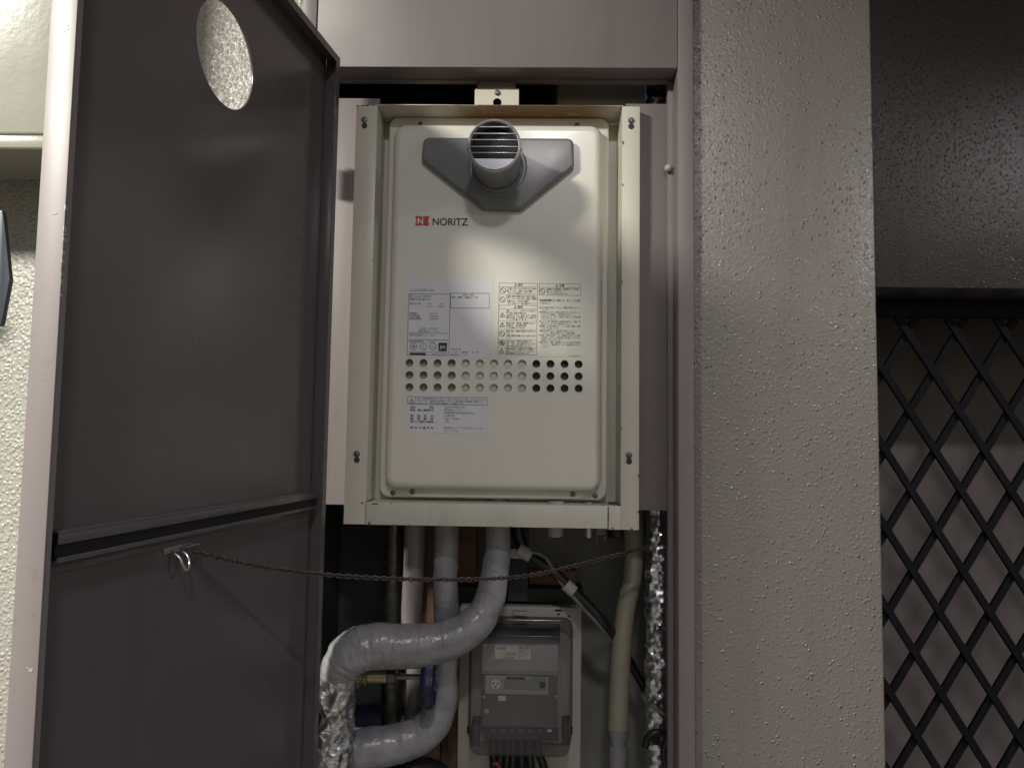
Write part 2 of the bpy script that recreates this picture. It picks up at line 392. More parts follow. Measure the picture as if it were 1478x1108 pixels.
# =================================================================== DOOR LEAF (open)
DT = .024; WD = on_door(97, 300, DT)[0]; 
zt = at(487, 91, 1.2).z; zb = .28
pts = [on_door(x/2.77, y/2.77) for x, y in ((785, 130), (790, 180), (810, 270), (850, 360), (900, 430), (940, 445), (985, 410), (1010, 330), (1010, 270), (985, 170), (940, 60), (905, 10), (820, 10))]
# least-squares circle
import numpy as np
A = np.array([[2*s, 2*z, 1] for s, z in pts]); bb = np.array([s*s+z*z for s, z in pts])
sol = np.linalg.lstsq(A, bb, rcond=None)[0]; hs, hz = float(sol[0]), float(sol[1]); hr = math.sqrt(sol[2]+hs*hs+hz*hz)
DM = Matrix.Translation((HINGE.x, HINGE.y, 0)) @ Matrix.Rotation(-(math.pi/2+TH), 4, 'Z')
door = thing('cupboard_door', 'mauve steel cupboard door standing open with an oval looking vent hole', 'door', (HINGE.x, HINGE.y, zb))
DL = DM                                             # door local (s, n, z) -> world
def dbuild(mb, name, m, **k): return mb.build(name, m, k.pop('parent', door), mw=DL, **k)
out = [(0, zb), (WD, zb), (WD, zt), (0, zt)]
hole = circle(hs, hz, hr, 72)
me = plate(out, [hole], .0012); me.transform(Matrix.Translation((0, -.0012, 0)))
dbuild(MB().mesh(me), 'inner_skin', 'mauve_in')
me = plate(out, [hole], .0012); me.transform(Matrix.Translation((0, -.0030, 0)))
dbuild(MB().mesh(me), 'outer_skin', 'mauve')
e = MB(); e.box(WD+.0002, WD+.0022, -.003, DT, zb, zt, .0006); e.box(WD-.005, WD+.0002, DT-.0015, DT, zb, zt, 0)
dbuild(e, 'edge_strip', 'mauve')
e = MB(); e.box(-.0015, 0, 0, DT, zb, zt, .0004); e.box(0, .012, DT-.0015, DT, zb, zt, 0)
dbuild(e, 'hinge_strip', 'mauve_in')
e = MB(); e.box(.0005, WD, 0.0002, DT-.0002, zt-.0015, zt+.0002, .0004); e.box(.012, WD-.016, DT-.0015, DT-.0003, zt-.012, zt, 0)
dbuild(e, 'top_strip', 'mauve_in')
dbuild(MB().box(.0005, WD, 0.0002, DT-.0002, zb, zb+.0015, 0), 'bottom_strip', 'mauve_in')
# stiffener: two angle strips with a dark gap
za = on_door(84, 766, .012)[1]; zbm = on_door(84, 811, .012)[1]
e = MB(); sa, sb = .012, WD-.022
h = za-zbm
e.box(sa, sb, .0004, .016, za-.002, za, .0005); e.box(sa, sb, .0145, .016, za-h*.42, za-.0021, .0004)
e.box(sa, sb, .0004, .016, zbm, zbm+.002, .0005); e.box(sa, sb, .0145, .016, zbm+.0021, zbm+h*.16, .0004)
dbuild(e, 'stiffener', 'mauve_in')
dbuild(MB().box(sa+.004, sb-.001, .0004, .0120, zbm+.0035, za-.0035, 0), 'groove_shade', 'black')  # black filler paints the shade inside the stiffener channel
# lip under the stiffener
e = MB(); e.box(sa, sb, .0003, .003, zbm-.012, zbm-.0004, .0008); dbuild(e, 'stiffener_lip', 'mauve_in')
rc = random.Random(3)
for i in range(16):
    z0_ = on_door(91, rc.uniform(300, 430), DT)[1]; hh = rc.uniform(.001, .005)
    dbuild(MB().box(WD-.0004, WD+.0026, DT-.0006, DT+.0003, z0_, z0_+hh, 0), 'paint_chip', 'zinc')
for px, py, r_ in ((86, 24, .0035), (82, 304, .0022), (40, 977, .0035)):
    s0_, z0_ = WD, on_door(px, py, DT)[1]
    for k in range(3):
        dz = rc.uniform(-r_, r_); n0 = rc.uniform(.008, .016)
        dbuild(MB().box(WD+.0021, WD+.0025, n0, n0+rc.uniform(.001, .004), z0_+dz, z0_+dz+.0009, 0), 'paint_chip', 'tie')
# hook
sh, zhk = on_door(262, 799, .010)
def ustaple(s0, z0, w, l):
    ps = [(s0-w, .001, z0), (s0-w*.95, .012, z0-l*.3), (s0-w*.8, .016, z0-l*.7), (s0, .018, z0-l), (s0+w*.8, .016, z0-l*.7), (s0+w*.95, .012, z0-l*.3), (s0+w, .001, z0)]
    return spline([(Vector(p), .0019) for p in ps], .002)
e = MB(); q, r_ = ustaple(sh, zhk+.004, .0075, .022); e.tube(q, r_, 10)
e.box(sh-.032, sh+.020, .0003, .0022, zhk+.002, zhk+.009, .0006)
e.box(sh-.032, sh-.010, .0022, .012, zhk+.006, zhk+.0078, .0005)
dbuild(e, 'chain_staple', 'zinc')
# hinge blocks between leaf and frame
for py in (226, 1020):
    z = at(495, py, 1.2).z
    e = MB(); e.lathe((HINGE.x-.016, 1.193, z-.026), (0, 0, 1), [(0, .0065), (.0005, .007), (.0515, .007), (.052, .0065)], 16)
    e.box(HINGE.x-.036, HINGE.x+.001, 1.1900, 1.1960, z-.025, z+.025, .0006)
    e.build('hinge', 'mauve_in', door)

# =================================================================== CHAIN
a = at(282, 795, 1.0); s_, z_ = on_door(282, 797, .012); A0 = (HINGE+DS*s_+DN*.014); A0.z = z_
ck = [(350, 812), (430, 825), (530, 833), (640, 836), (748, 832), (820, 818), (935, 789)]
Yend = YF+.07
ctrl = [(A0, 1)]
for x, y in ck:
    t = (x-282)/(935-282); ctrl.append((at(x, y, A0.y+(Yend-A0.y)*t**.95), 1))
q, _ = spline(ctrl, .001)
L = 0; nxt = 0; e = MB(); k = 0; pitch = .0068
def link_ring(c, d, ang):
    up = Vector((0, 0, 1)); sd = d.cross(up).normalized(); up = sd.cross(d)
    v = sd*math.cos(ang)+up*math.sin(ang); rings = []
    nn = d.cross(v)
    for i in range(10):
        t = 2*math.pi*i/10; ctr = c+d*(.0056*math.cos(t))+v*(.0029*math.sin(t)); rad = (d*math.cos(t)+v*math.sin(t)).normalized()
        rings.append([ctr+(rad*math.cos(2*math.pi*j/5)+nn*math.sin(2*math.pi*j/5))*.00105 for j in range(5)])
    rings.append(rings[0]); e.loft(rings)
for i in range(1, len(q)):
    L += (q[i]-q[i-1]).length
    if L >= nxt:
        link_ring(q[i], (q[i]-q[i-1]).normalized(), R(35)+(math.pi/2)*(k % 2)); k += 1; nxt += pitch
ch = e.build('door_chain', 'chain', None, smooth=60)
tag(ch, 'thin bronze coloured chain sagging from the door hook across the open cupboard', 'chain')

# =================================================================== FILLER PANELS behind the heater frame
YP = 1.252
def panel(pxa, pxb, pya, pyb, Y, label, tabx=None):
    xa, xb = at(pxa, (pya+pyb)/2, Y).x, at(pxb, (pya+pyb)/2, Y).x; z1, z0 = at((pxa+pxb)/2, pya, Y).z, at((pxa+pxb)/2, pyb, Y).z
    t = thing('filler_panel', label, 'panel', ((xa+xb)/2, Y, z0), 'mauve filler strips beside the heater frame')
    e = MB(); e.box(xa, xb, Y, Y+.0015, z0, z1, .0004); e.build('face', 'mauve', t)
    e = MB(); e.box(xa+.0002, xb-.0002, Y+.0016, Y+.018, z1-.0018, z1-.0003, 0); e.build('flange', 'mauve', t); e = MB(); e.box(xa+.0002, xb-.0002, Y+.0016, Y+.018, z0+.0003, z0+.0018, 0); e.build('flange', 'mauve', t)
    return t
panel(452, 540, 142, 728, YP, 'mauve sheet strip between the door hinge and the beige heater frame')
panel(902, 963, 150, 736, YP, 'mauve sheet strip between the beige heater frame and the bumper side of the door frame')

# =================================================================== HEATER FRAME (beige mounting box)
YA = 1.232; YA2 = 1.305
HX0, HX1 = at(505, 455, YA).x, at(923, 455, YA).x
HZ1, HZ0 = at(718, 152, YA).z, at(710, 760, YA).z
IX0, IX1 = at(536, 455, YA).x, at(897, 455, YA).x
IZ0 = at(710, 727, YA).z
hf = thing('heater_frame', 'rust specked cream steel mounting frame surrounding the water heater', 'frame', ((HX0+HX1)/2, YA, HZ0))
t_ = .0014
for a_, b_, inner in ((HX0, IX0, IX0), (IX1, HX1, IX1)):
    e = MB(); e.box(a_, b_, YA, YA+t_, HZ0+.0004 if a_ == HX0 else HZ0-.001, HZ1-.001, .0005)
    sgn = -1 if a_ == HX0 else 1
    e.box(inner, inner+sgn*t_, YA+t_, YA2, IZ0+.001, HZ1-.002, 0)
    outer = a_ if a_ == HX0 else b_-t_
    e.box(outer, outer+t_, YA+t_, YA+.019, HZ0+.001, HZ1-.001, 0)
    e.build('side_rail', 'frame', hf)
e = MB(); e.box(IX0-.002, IX1+.002, YA+.0003, YA2, HZ1-.0006, HZ1+.0009, .0004)
e.build('top_plate', 'frame_top', hf)
e = MB(); e.box(IX0+.0008, at(877, 740, YA).x, YA-.0012, YA+.0004, HZ0+.0003, IZ0, .0005); e.box(IX0+.002, IX1-.002, YA+.0006, YA2, IZ0-.0016, IZ0-.0002, 0)
e.build('bottom_rail', 'frame', hf)
e = MB(); e.box(at(878.3, 740, YA).x, IX1-.0003, YA-.0008, YA+.0006, HZ0-.001, IZ0+.0004, .0004)
e.build('corner_tab', 'frame', hf)
MB().box(IX0-.001, IX1+.001, YA2, YA2+.0015, IZ0-.01, HZ1-.001, 0).build('back_plate', 'frame', hf)
# rust lumps at the joints: thin irregular scabs
e = MB()
for px, py, w, h in ((878, 744, 2, 17), (541, 727, 12, 2), (889, 727, 9, 2.4), (533, 756, 3, 8), (591, 758, 5, 2)):
    c = at(px, py, YA-.0014); W_, H_ = rpx(w, YA)/1.0, rpx(h, YA)
    pg = [(c.x+W_*.5*math.cos(t)*random.uniform(.7, 1.1), c.z+H_*.5*math.sin(t)*random.uniform(.7, 1.1)) for t in [i*math.pi/7 for i in range(14)]]
    MB().prism(pg, YA-.0016, YA-.0002).build('rust_scab', 'rust', hf)
rr = random.Random(8)
for i in range(22):
    u = rr.random(); side = rr.choice('bbtlr'); sz = rr.uniform(.0006, .0016)
    cx_, cz_ = {'b': (HX0+u*(HX1-HX0), rr.choice((HZ0+.001, IZ0-.0015))), 't': (HX0+u*(HX1-HX0)*.06, HZ1-.002), 'l': (rr.choice((HX0+.001, IX0-.001)), HZ0+u*(HZ1-HZ0)), 'r': (rr.choice((HX1-.001, IX1+.001)), HZ0+u*(HZ1-HZ0))}[side]
    pg = [(cx_+sz*(1.6 if side in 'bt' else .7)*math.cos(t)*rr.uniform(.6, 1.2), cz_+sz*(.7 if side in 'bt' else 1.8)*math.sin(t)*rr.uniform(.6, 1.2)) for t in [k*math.pi/5 for k in range(10)]]
    MB().prism(pg, YA-.0015, YA+.0002).build('rust_scab', 'rust', hf)
# screws with the keyhole below each
def screw(c, r, parent, name='screw', m='screw'):
    e = MB(); e.lathe(c, (0, -1, 0), [(0, r), (.0008, r*1.02), (.0022, r*.82), (.0028, r*.4), (.0029, .0002)], 16)
    e.bar(Vector(c)+Vector((-r*.75, -.0031, 0)), Vector(c)+Vector((r*.75, -.0031, 0)), r*.22, .0004, (0, 1, 0))
    e.bar(Vector(c)+Vector((0, -.0032, -r*.75)), Vector(c)+Vector((0, -.0032, r*.75)), r*.22, .0004, (0, 1, 0))
    return e.build(name, m, parent)
for px, py in ((526, 173), (911, 174), (515, 655), (908, 657)):
    screw(at(px, py, YA-.0004), .0052, hf)
    c = at(px, py+8.5, YA-.0004); MB().lathe(c, (0, -1, 0), [(0, .0050), (.0004, .0050), (.0005, .0038)], 16).build('keyhole', 'dark', hf)
# top bracket
c0, c1 = at(685, 150, YA+.008), at(749, 128, YA+.008)
br = MB(); br.mesh(plate(rpoly([(c0.x, HZ1+.001), (c1.x, HZ1+.001), (c1.x, c1.z-.003), (c1.x-.003, c1.z), (c0.x+.003, c1.z), (c0.x, c1.z-.003)], .001, 2),
        [circle((c0.x+c1.x)/2+.001, HZ1+.0085, .0075, 20)], .0014), Matrix.Translation((0, YA+.008, 0)))
br.build('hanger_bracket', 'bracket', hf, label='rusty cream hanger bracket with a keyhole')
mx_ = (c0.x+c1.x)/2+.001
screw((mx_, YA+.0075, c1.z-.008), .0050, hf)
MB().box(c0.x+.004, c1.x-.006, YA+.011, YA+.0125, c1.z-.004, c1.z+.016, .0004).build('hanger_strap', 'mauve', hf)
MB().box(c0.x+.003, c1.x-.003, YA+.0066, YA+.0076, c1.z-.0016, c1.z-.0002, 0).build('rust_line', 'rust', hf)
# faint weld dimples on the top plate's inner side
# =================================================================== WATER HEATER
YH = 1.252; YG = 1.288                    # cover front, base plane
def XY(px, py, Y=YH): v = at(px, py, Y); return v.x, v.z
cx0, cx1 = at(562.5, 450, YH+.01).x, at(868, 450, YH+.01).x
cz1, cz0 = at(715, 180, YH+.006).z, at(715, 707, YH+.006).z
wh = thing('water_heater', 'cream wall hung gas water heater with grey flue hood and perforated cover', 'water heater', ((cx0+cx1)/2, YG, cz0))
e = MB(); e.box(cx0-.001, cx1+.001, YG, YA2-.0005, cz0-.012, cz1+.006, .002); e.build('body', 'beige', wh)
# base plate, rounded corners, standing out round the cover
bx0, bx1 = at(556, 450, YG).x, at(877, 450, YG).x
bz1, bz0 = at(715, 172.5, YG).z, at(715, 719, YG).z
e = MB(); e.prism(rrect(bx0, bx1, bz0, bz1, .018, 8), YG-.010, YG+.010, .004, 3); e.build('base_plate', 'beige', wh)
# cover shell
rings = []
prof = [(-.004, YG-.0102), (-.003, YG-.0115)]
r_ = .013
for i in range(9):
    a_ = R(90*i/8); prof.append((r_*(1-math.cos(a_)), YH+r_*(1-math.sin(a_))))
prof.append((r_+.002, YH))
for ins, y in prof:
    ol = rrect(cx0+ins, cx1-ins, cz0+ins, cz1-ins, max(.022-ins, .006), 8); rings.append([(x, y, z) for x, z in ol])
e = MB(); e.loft(rings)
ol = rrect(cx0+r_+.002, cx1-r_-.002, cz0+r_+.002, cz1-r_-.002, .007, 8)
hx = [at(591+i*20.4, 540, YH).x for i in range(13)]
hp = []
for j, py in enumerate((524.5, 542, 559.5)):
    for i in range(13):
        c = at(591+i*20.35, py+(i-6)*.16, YH); hp.append((c.x, c.z))
rh = rpx(5.7, YH)
e.mesh(plate(ol, [circle(x, z, rh, 20) for x, z in hp], .0014), Matrix.Translation((0, YH, 0)))
for x, z in hp:                            # rolled rim of every hole
    rg = []
    for d, rr in ((-.0001, rh+.0010), (-.0007, rh+.0006), (-.0007, rh+.0001), (.003, rh-.0001)):
        rg.append([(x+rr*math.cos(2*math.pi*k/20), YH+d, z+rr*math.sin(2*math.pi*k/20)) for k in range(20)])
    e.loft(rg)
e.build('cover', 'beige', wh, smooth=32)
def hsub(i): return hp[i][0]
e = MB(); e.box(hp[4][0]-.009, hp[8][0]+.009, YH+.006, YH+.0075, hp[30][1]-.01, hp[4][1]+.01, .0006); e.build('baffle', 'beige', wh)
e = MB(); e.box(hp[0][0]-.012, hp[4][0]-.0095, YH+.010, YH+.012, hp[30][1]-.012, hp[4][1]+.012, .0006); e.build('inner_plate', 'meter', wh)
e = MB(); e.box(hp[8][0]+.0095, hp[12][0]+.012, YH+.012, YH+.014, hp[30][1]-.012, hp[4][1]+.012, .0006); e.build('inner_plate', 'slate', wh)
# bottom lip of the cover with lugs and screws
lip = [XY(x, y, YG-.012) for x, y in ((575, 700), (862, 704), (858, 712), (848, 713), (838, 719.5), (596, 716.5), (584, 712), (575, 706))]
e = MB(); e.prism(rpoly(lip, .004, 3), YG-.0145, YG-.0101, .0012, 2); e.build('cover_lip', 'beige', wh)
for px, py, dy in ((567, 711, .0102), (595, 709.5, .0146), (827, 713, .0146), (859, 715, .0102)):
    screw(at(px, py, YG-dy), .0044, wh)
for px, py in ((607, 179), (833, 181)): screw(at(px, py, YG-.0103), .0042, wh)
# flue hood plate
hd = [XY(x, y, YH-.012) for x, y in ((611, 198), (828, 199.5), (829, 240), (752, 303), (696, 301), (608, 231))]
e = MB(); e.prism(rpoly(hd, .013, 8), YH-.014, YH-.0004, .0055, 5); e.build('flue_hood', 'hood', wh)
# flue
cb = at(719, 243, YH-.013); ct = at(713.5, 210, YH-.108)
bc = Vector(((cb.x+ct.x)/2+.002, 0, (cb.z+ct.z)/2))
rd = rpx(39.2, ct.y); fx, fz = ct.x, ct.z; ax = Vector((cb.x-ct.x, cb.y-ct.y, cb.z-ct.z)); 

e = MB(); o = Vector((fx, YH-.108, fz)); axn = Vector((0, 1, 0))
ln = .108-.013
e.lathe(o, (ax.x*.5, ln, ax.z*.5), [(ln, rd-.002), (.002, rd-.002), (0, rd-.0005), (-.0006, rd-.0012), (0, rd-.0035), (ln*.9, rd-.0045)], 56, False)
b0 = o+Vector((ax.x*.5, ln, ax.z*.5))
fl = e.build('flue', 'duct', wh)
e = MB(); e.lathe(b0, (0, -1, 0), [(-.002, rd+.010), (.0012, rd+.009), (.0022, rd+.006), (.0020, rd+.003), (.005, rd+.001), (.008, rd-.001)], 56, False); e.build('flue_collar', 'hood', wh)
e = MB(); e.lathe(o+Vector((0, .022, 0)), (0, 1, 0), [(0, rd-.0046), (.001, .0003)], 40, False); e.build('flue_damper', 'black', wh)
# grille: rim, six slats and a blank segment at the bottom
e = MB(); e.lathe(o, (0, 1, 0), [(-.001, rd-.0028), (-.0022, rd-.0015), (-.0018, rd+.0004), (.0012, rd+.001), (.006, rd+.001), (.006, rd-.003), (-.001, rd-.0028)], 56, False); e.build('grille_rim', 'duct', wh)
e = MB()
zz = [fz+rpx(210-y, o.y) for y in (181.8, 192, 201.5, 211.8, 221.2)]
for i, z in enumerate(zz):
    hw = math.sqrt(max(0, (rd-.002)**2-(z-fz)**2))
    e = MB(); e.box(fx-hw, fx+hw, o.y-.0006, o.y+.0022, z-.0010, z+.0010, .0003); e.build('slat', 'duct', wh)
zc = fz+rpx(210-230.5, o.y); a0 = math.asin((zc-fz)/(rd-.002))
seg = [(fx+(rd-.002)*math.cos(t), fz+(rd-.002)*math.sin(t)) for t in [math.pi-a0+(math.pi+2*a0)*i/24 for i in range(25)]]
e = MB(); e.prism(seg, o.y-.0008, o.y+.0006); e.build('grille_blank', 'duct', wh)
for sx in (-1, 1):
    MB().lathe((fx+sx*(rd-.0005), o.y+.012, fz-.002), (sx, 0, 0), [(0, .002), (.0022, .0018), (.003, .0008)], 10).build('rivet', 'screw', wh)

# ---- logo
YT = YH-.0003
x, z = XY(599, 326); H = rpx(14.5, YH)
lg = MB()
c = at(609.5, 319, YH); s_ = H/2
def lobes(cx, cz, s, k):
    pts = []
    for i in range(72):
        t = 2*math.pi*i/72; rr = s*(1.08+.10*math.cos(4*t-math.pi)*-1 if False else 1.07-.13*abs(math.cos(2*t))**3 + .06*abs(math.sin(2*t)))
        sx = max(-1, min(1, 1.28*math.cos(t))); sz = max(-1, min(1, 1.28*math.sin(t)))
        pts.append((cx+rr*sx*k, cz+rr*sz))
    return pts
lg.prism(lobes(c.x, c.z, s_*.93, 1.35), YT-.0001, YH+.0006)
lo = lg.build('logo_mark', 'red', wh, smooth=0)
w_ = MB(); w_.mesh(text_mesh('N', c.x-s_*1.02, c.z-s_*.60, s_*1.65, YT-.0003, offset=.0004, res=4)); 
w_.build('logo_letter', 'white', wh, smooth=0, recalc=False)
x0_, z0_ = XY(623.5, 325.2); x1_, _z = XY(674.5, 325.5)
n_ = MB(); n_.mesh(text_mesh('NORITZ', x0_, z0_, rpx(11.2, YH)/.73, YT-.0002, width=x1_-x0_, offset=.0002, res=6)); n_.build('logo_lettering', 'ink', wh, smooth=0, recalc=False)

# ---- labels
def quad(mb, x0, x1, z0, z1, y):
    f = [mb.bm.verts.new(p) for p in ((x0, y, z0), (x1, y, z0), (x1, y, z1), (x0, y, z1))]; mb.bm.faces.new(f)
LT = rpx(.45, YH)
def rect_lines(mb, xa, ya, xb, yb, w=.6, y=YT-.0003):   # photo pixels
    (x0, z1), (x1, z0) = XY(xa, ya), XY(xb, yb); t = rpx(w, YH)/2
    quad(mb, x0-t, x1+t, z1-t, z1+t, y); quad(mb, x0-t, x1+t, z0-t, z0+t, y); quad(mb, x0-t, x0+t, z0, z1, y); quad(mb, x1-t, x1+t, z0, z1, y)
def hline(mb, xa, xb, ya, w=.6, y=YT-.0003):
    x0, z0 = XY(xa, ya); x1, _ = XY(xb, ya); t = rpx(w, YH)/2; quad(mb, x0, x1, z0-t, z0+t, y)
def vline(mb, xa, ya, yb, w=.6, y=YT-.0003):
    x0, z0 = XY(xa, ya); _, z1 = XY(xa, yb); t = rpx(w, YH)/2; quad(mb, x0-t, x0+t, z1, z0, y)
def T(mb, s, xa, ybase, h, xb=None, y=YT-.0003, off=0.):   # text: left px, baseline px, glyph height px, right px
    x0, z0 = XY(xa, ybase); w = (XY(xb, ybase)[0]-x0) if xb else None
    mb.mesh(text_mesh(s, x0, z0, rpx(h, YH)*1.08, y, width=w, offset=off))
def ring(mb, px, py, r, w, y=YT-.0003, slash=False, n=20):
    x, z = XY(px, py); r0, r1 = rpx(r-w/2, YH), rpx(r+w/2, YH)
    for i in range(n):
        a_, b_ = 2*math.pi*i/n, 2*math.pi*(i+1)/n
        f = [mb.bm.verts.new((x+rr*math.cos(t), y, z+rr*math.sin(t))) for rr, t in ((r0, a_), (r1, a_), (r1, b_), (r0, b_))]; mb.bm.faces.new(f)
    if slash:
        d = rpx(w/2, YH)*.7; R_ = rpx(r, YH)*.72
        f = [mb.bm.verts.new(p) for p in ((x-R_-d, y-.00005, z+R_-d), (x+R_-d, y-.00005, z-R_-d), (x+R_+d, y-.00005, z-R_+d), (x-R_+d, y-.00005, z+R_+d))]; mb.bm.faces.new(f)
def tri(mb, px, py, s, w=.8, y=YT-.0003):               # warning triangle with a mark
    x, z = XY(px, py); S = rpx(s, YH); t = rpx(w, YH)
    P = [Vector((x, z+S)), Vector((x-S*.95, z-S*.7)), Vector((x+S*.95, z-S*.7))]
    for i in range(3):
        a_, b_ = P[i], P[(i+1) % 3]; d = (b_-a_).normalized(); n = Vector((-d.y, d.x))*t/2
        f = [mb.bm.verts.new((q.x, y, q.y)) for q in (a_-n, b_-n, b_+n, a_+n)]; mb.bm.faces.new(f)
    quad(mb, x-t*.45, x+t*.45, z-S*.25, z+S*.4, y); quad(mb, x-t*.45, x+t*.45, z-S*.52, z-S*.36, y)
def sticker(pa, pb, m, lab, name='label'):
    (x0, z1), (x1, z0) = XY(*pa), XY(*pb)
    e = MB(); e.box(x0, x1, YT-.0001, YH-.00002, z0, z1, 0); return e.build(name, m, wh, smooth=0, label=lab)
L1 = sticker((588, 402), (708.5, 516.5), 'label', 'silver rating plate with small print')
e = MB()
T(e, 'GQ-2037WMX T-DX', 591, 420.5, 4.6, 626)
rect_lines(e, 590, 424, 648, 513); hline(e, 590, 648, 480.5); hline(e, 590, 648, 490); hline(e, 590, 648, 508)
rect_lines(e, 650.5, 423, 706, 445)
T(e, '型名 GQ-2037WMX-T', 591, 428.6, 3.6, 623); T(e, '設置方式名 屋外式', 591, 433.2, 3.6, 620)
T(e, '都市ガス用', 591, 439.6, 3.4, 607); T(e, '12A', 616, 439.6, 3.2, 621.5); T(e, '13A', 634, 439.6, 3.2, 639)
T(e, '71.5kW', 614, 443.6, 3.2, 624.5); T(e, '76.8kW', 632, 443.6, 3.2, 642)
for i, (a_, b_) in enumerate((('定格電圧', 'AC100V'), ('定格周波数', '50/60Hz'), ('定格消費電力', '87/87W'))):
    T(e, a_, 591, 453.8+i*3.7, 3.4, 603+i*3.3); T(e, b_, 620, 453.8+i*3.7, 3.4, 632.5)
T(e, '24.05 - 123456', 606, 475.2, 3.2, 632); T(e, '株式会社ノーリツ', 604.5, 479, 3.8, 633.5)
T(e, '特定不燃材 0.75    100V', 591, 485, 3.4, 628); T(e, '認証登録番号    1234567', 590.5, 494, 3.4, 629)
for px in (597, 611.5, 625): ring(e, px, 500.3, 5.0, .7)
for s_, px in (('検', 594.2), ('工', 608.8), ('PSE', 621.6)): T(e, s_, px, 502.2, 5.0 if len(s_) == 1 else 3.4, px+(5.2 if len(s_) == 1 else 6.6))
e2 = MB(); (x0, z1), (x1, z0) = XY(633, 494.5), XY(645, 507); quad(e2, x0, x1, z0, z1, YT-.0003); e2.build('print_block', 'ink', L1, smooth=0, recalc=False); e2 = MB()
(x0, z1), (x1, z0) = XY(591.5, 509), XY(614.5, 512.3); quad(e2, x0, x1, z0, z1, YT-.0003)
T(e, '2405 26052', 623, 512, 3.0, 645)
T(e, '製造ロット番号', 668, 426.7, 2.8, 684); T(e, '燃料・種別・容量 JIS ﾏｰｸ付', 651.5, 430.2, 3.0, 690)
T(e, '安全弁  有', 650, 505, 3.1, 665); T(e, 'フィルター・点検項目', 650, 509.3, 3.1, 675); T(e, '2A・PN', 681, 509.4, 3.1, 690.5); T(e, '株式会社ノーリツ', 650, 513.3, 3.2, 675)
e.build('print', 'ink', L1, smooth=0, recalc=False)
e2.build('print_block', 'ink', L1, smooth=0, recalc=False)
e = MB(); T(e, 'JIA', 635, 503, 6, 643.5, y=YT-.0006, off=.0001); e.build('print_letters', 'label', L1, smooth=0, recalc=False)

L2 = sticker((719, 408), (841, 515.5), M['beige'], 'cream caution label with dense black warnings')
e = MB(); eb = MB()
rect_lines(e, 720.5, 408.5, 774.5, 512, .55); hline(e, 720.5, 774.5, 413.8, .45); hline(e, 720.5, 774.5, 440.5, .45); hline(e, 720.5, 774.5, 445.6, .45)
rect_lines(e, 778.5, 409.2, 838, 426.6, .5); hline(e, 778.5, 838, 414.6, .4)
for y_ in (425.5, 463.5, 475.5, 490, 501.5): hline(e, 720.5, 774.5, y_, .3)
for s_, px, y_ in (('危険', 747.5, 412.8), ('警告', 747, 444.8), ('注意', 807, 413.8)):
    T(eb, s_, px, y_, 4.0, px+7.5, off=.0001); tri(eb, px-3.2, y_-1.4, 1.9, .5)
for px, y_ in ((726, 419.4), (725.3, 432.3), (724.6, 481.8), (783, 420.2)): ring(eb, px, y_, 3.8, .8, slash=True)
ring(eb, 724.5, 494.8, 3.7, 1.0, slash=True); ring(eb, 724.5, 494.8, 1.3, 1.2)
for px, y_ in ((725.2, 455), (725, 469), (724, 506.6)): tri(eb, px, y_, 3.6, .8)
big = [
 (731, 417.6, 'ガス漏れに気づいたら使用をやめガスの栓を', 774), (731, 421.2, '閉めてください（爆発・火災の危険）', 768), (733, 424.6, '火をつけたり電気を入れたりしないこと', 772),
 (731, 429, '給湯使用時 給湯使用中 は特に注意し', 773.5), (731, 432.3, 'また、テナント内に火気・溶剤・可燃物', 773.8), (731, 435.8, 'を置かない（火災の原因）', 763), (733, 439.2, '近くに燃えやすい物を置かないこと', 772),
 (730.5, 449.6, '温度、シャワー・入浴するときは必ず', 772.5), (730.5, 453, '手で湯の温度を確かめる', 760), (730.5, 456.3, 'お湯を出すときは、最初に出てくる熱湯', 773), (730.5, 459.5, '高温のお湯による低温やけどに注意する', 773), (731, 462.6, 'ことがあります。', 761),
 (730.5, 467.5, '機器の吸気・排気部、給排気の近くに', 772), (730.5, 470.8, '物を置かない（不完全燃焼の原因）', 760), (730.5, 474.2, 'ガス中毒のおそれあり', 758),
 (730.2, 479, '機器の改造・修理技術者以外は行わない', 773), (730.2, 482.2, 'でくだ', 736), (731.5, 485.6, '異常な燃焼や事故のおそれがあります', 773), (730, 488.8, 'こと', 737),
 (729.6, 493.8, '機器の前面・排気口は高温です。', 768), (729.6, 497.2, '子供、ご老人、他人が触れないようにする', 773), (729.6, 500.6, 'お湯の使用中は特に注意してください。', 767),
 (729.4, 504.6, '機器の点検は、機器を冷やし運転を', 770.5), (729.4, 508, '停止してから行ってください', 772), (729.4, 511, '火傷や感電のおそれがあります', 763),
 (789, 418.4, '給湯栓の使用直後は、高温部分を 必ずお確', 834.5), (789, 421.8, '認のうえご使用ください', 812), (789, 425, 'やけどのおそれがあります。', 820)]
for x_, y_, s_, xe in big: T(e, s_, x_, y_, 3.1, xe, off=.00004)
T(eb, '取扱説明書をよく読んで、正しくご使用', 778.5, 434.8, 3.6, 837, off=.00006); T(eb, 'ください。', 778.5, 439, 3.4, 792, off=.00006)
sm = ['●必ず給湯に適合するガス・電源で使用しないで', 'ください。', '●使用時には必ず、給気口排気口をふさがない、ふ', 'たをせずに設置し、換気扇をまわすこと。', '火気を近づけ、また、周囲には燃えやすい物を置', 'かないでください。',
      '●シャワー等の使用時は一度湯温を確かめ、給湯、清', '掃をするときは必ず電源を切ること。', '●機器の上に物を載せないこと（転倒・故障、破損', 'のおそれがあります）。', '●給排気筒を外した状態で使用しない。', 'ください、無理に使用すると一酸化炭素', '●点検・修理を依頼のとき、燃焼部分を外したり改造',
      'は危険。お近くの販売店に依頼して下さい。', '故障のおそれがあります。', '●寒冷地の、凍結、破損防止のために水抜きを確認', 'すること。凍結防止ヒーター電源は切らない', 'ください。']
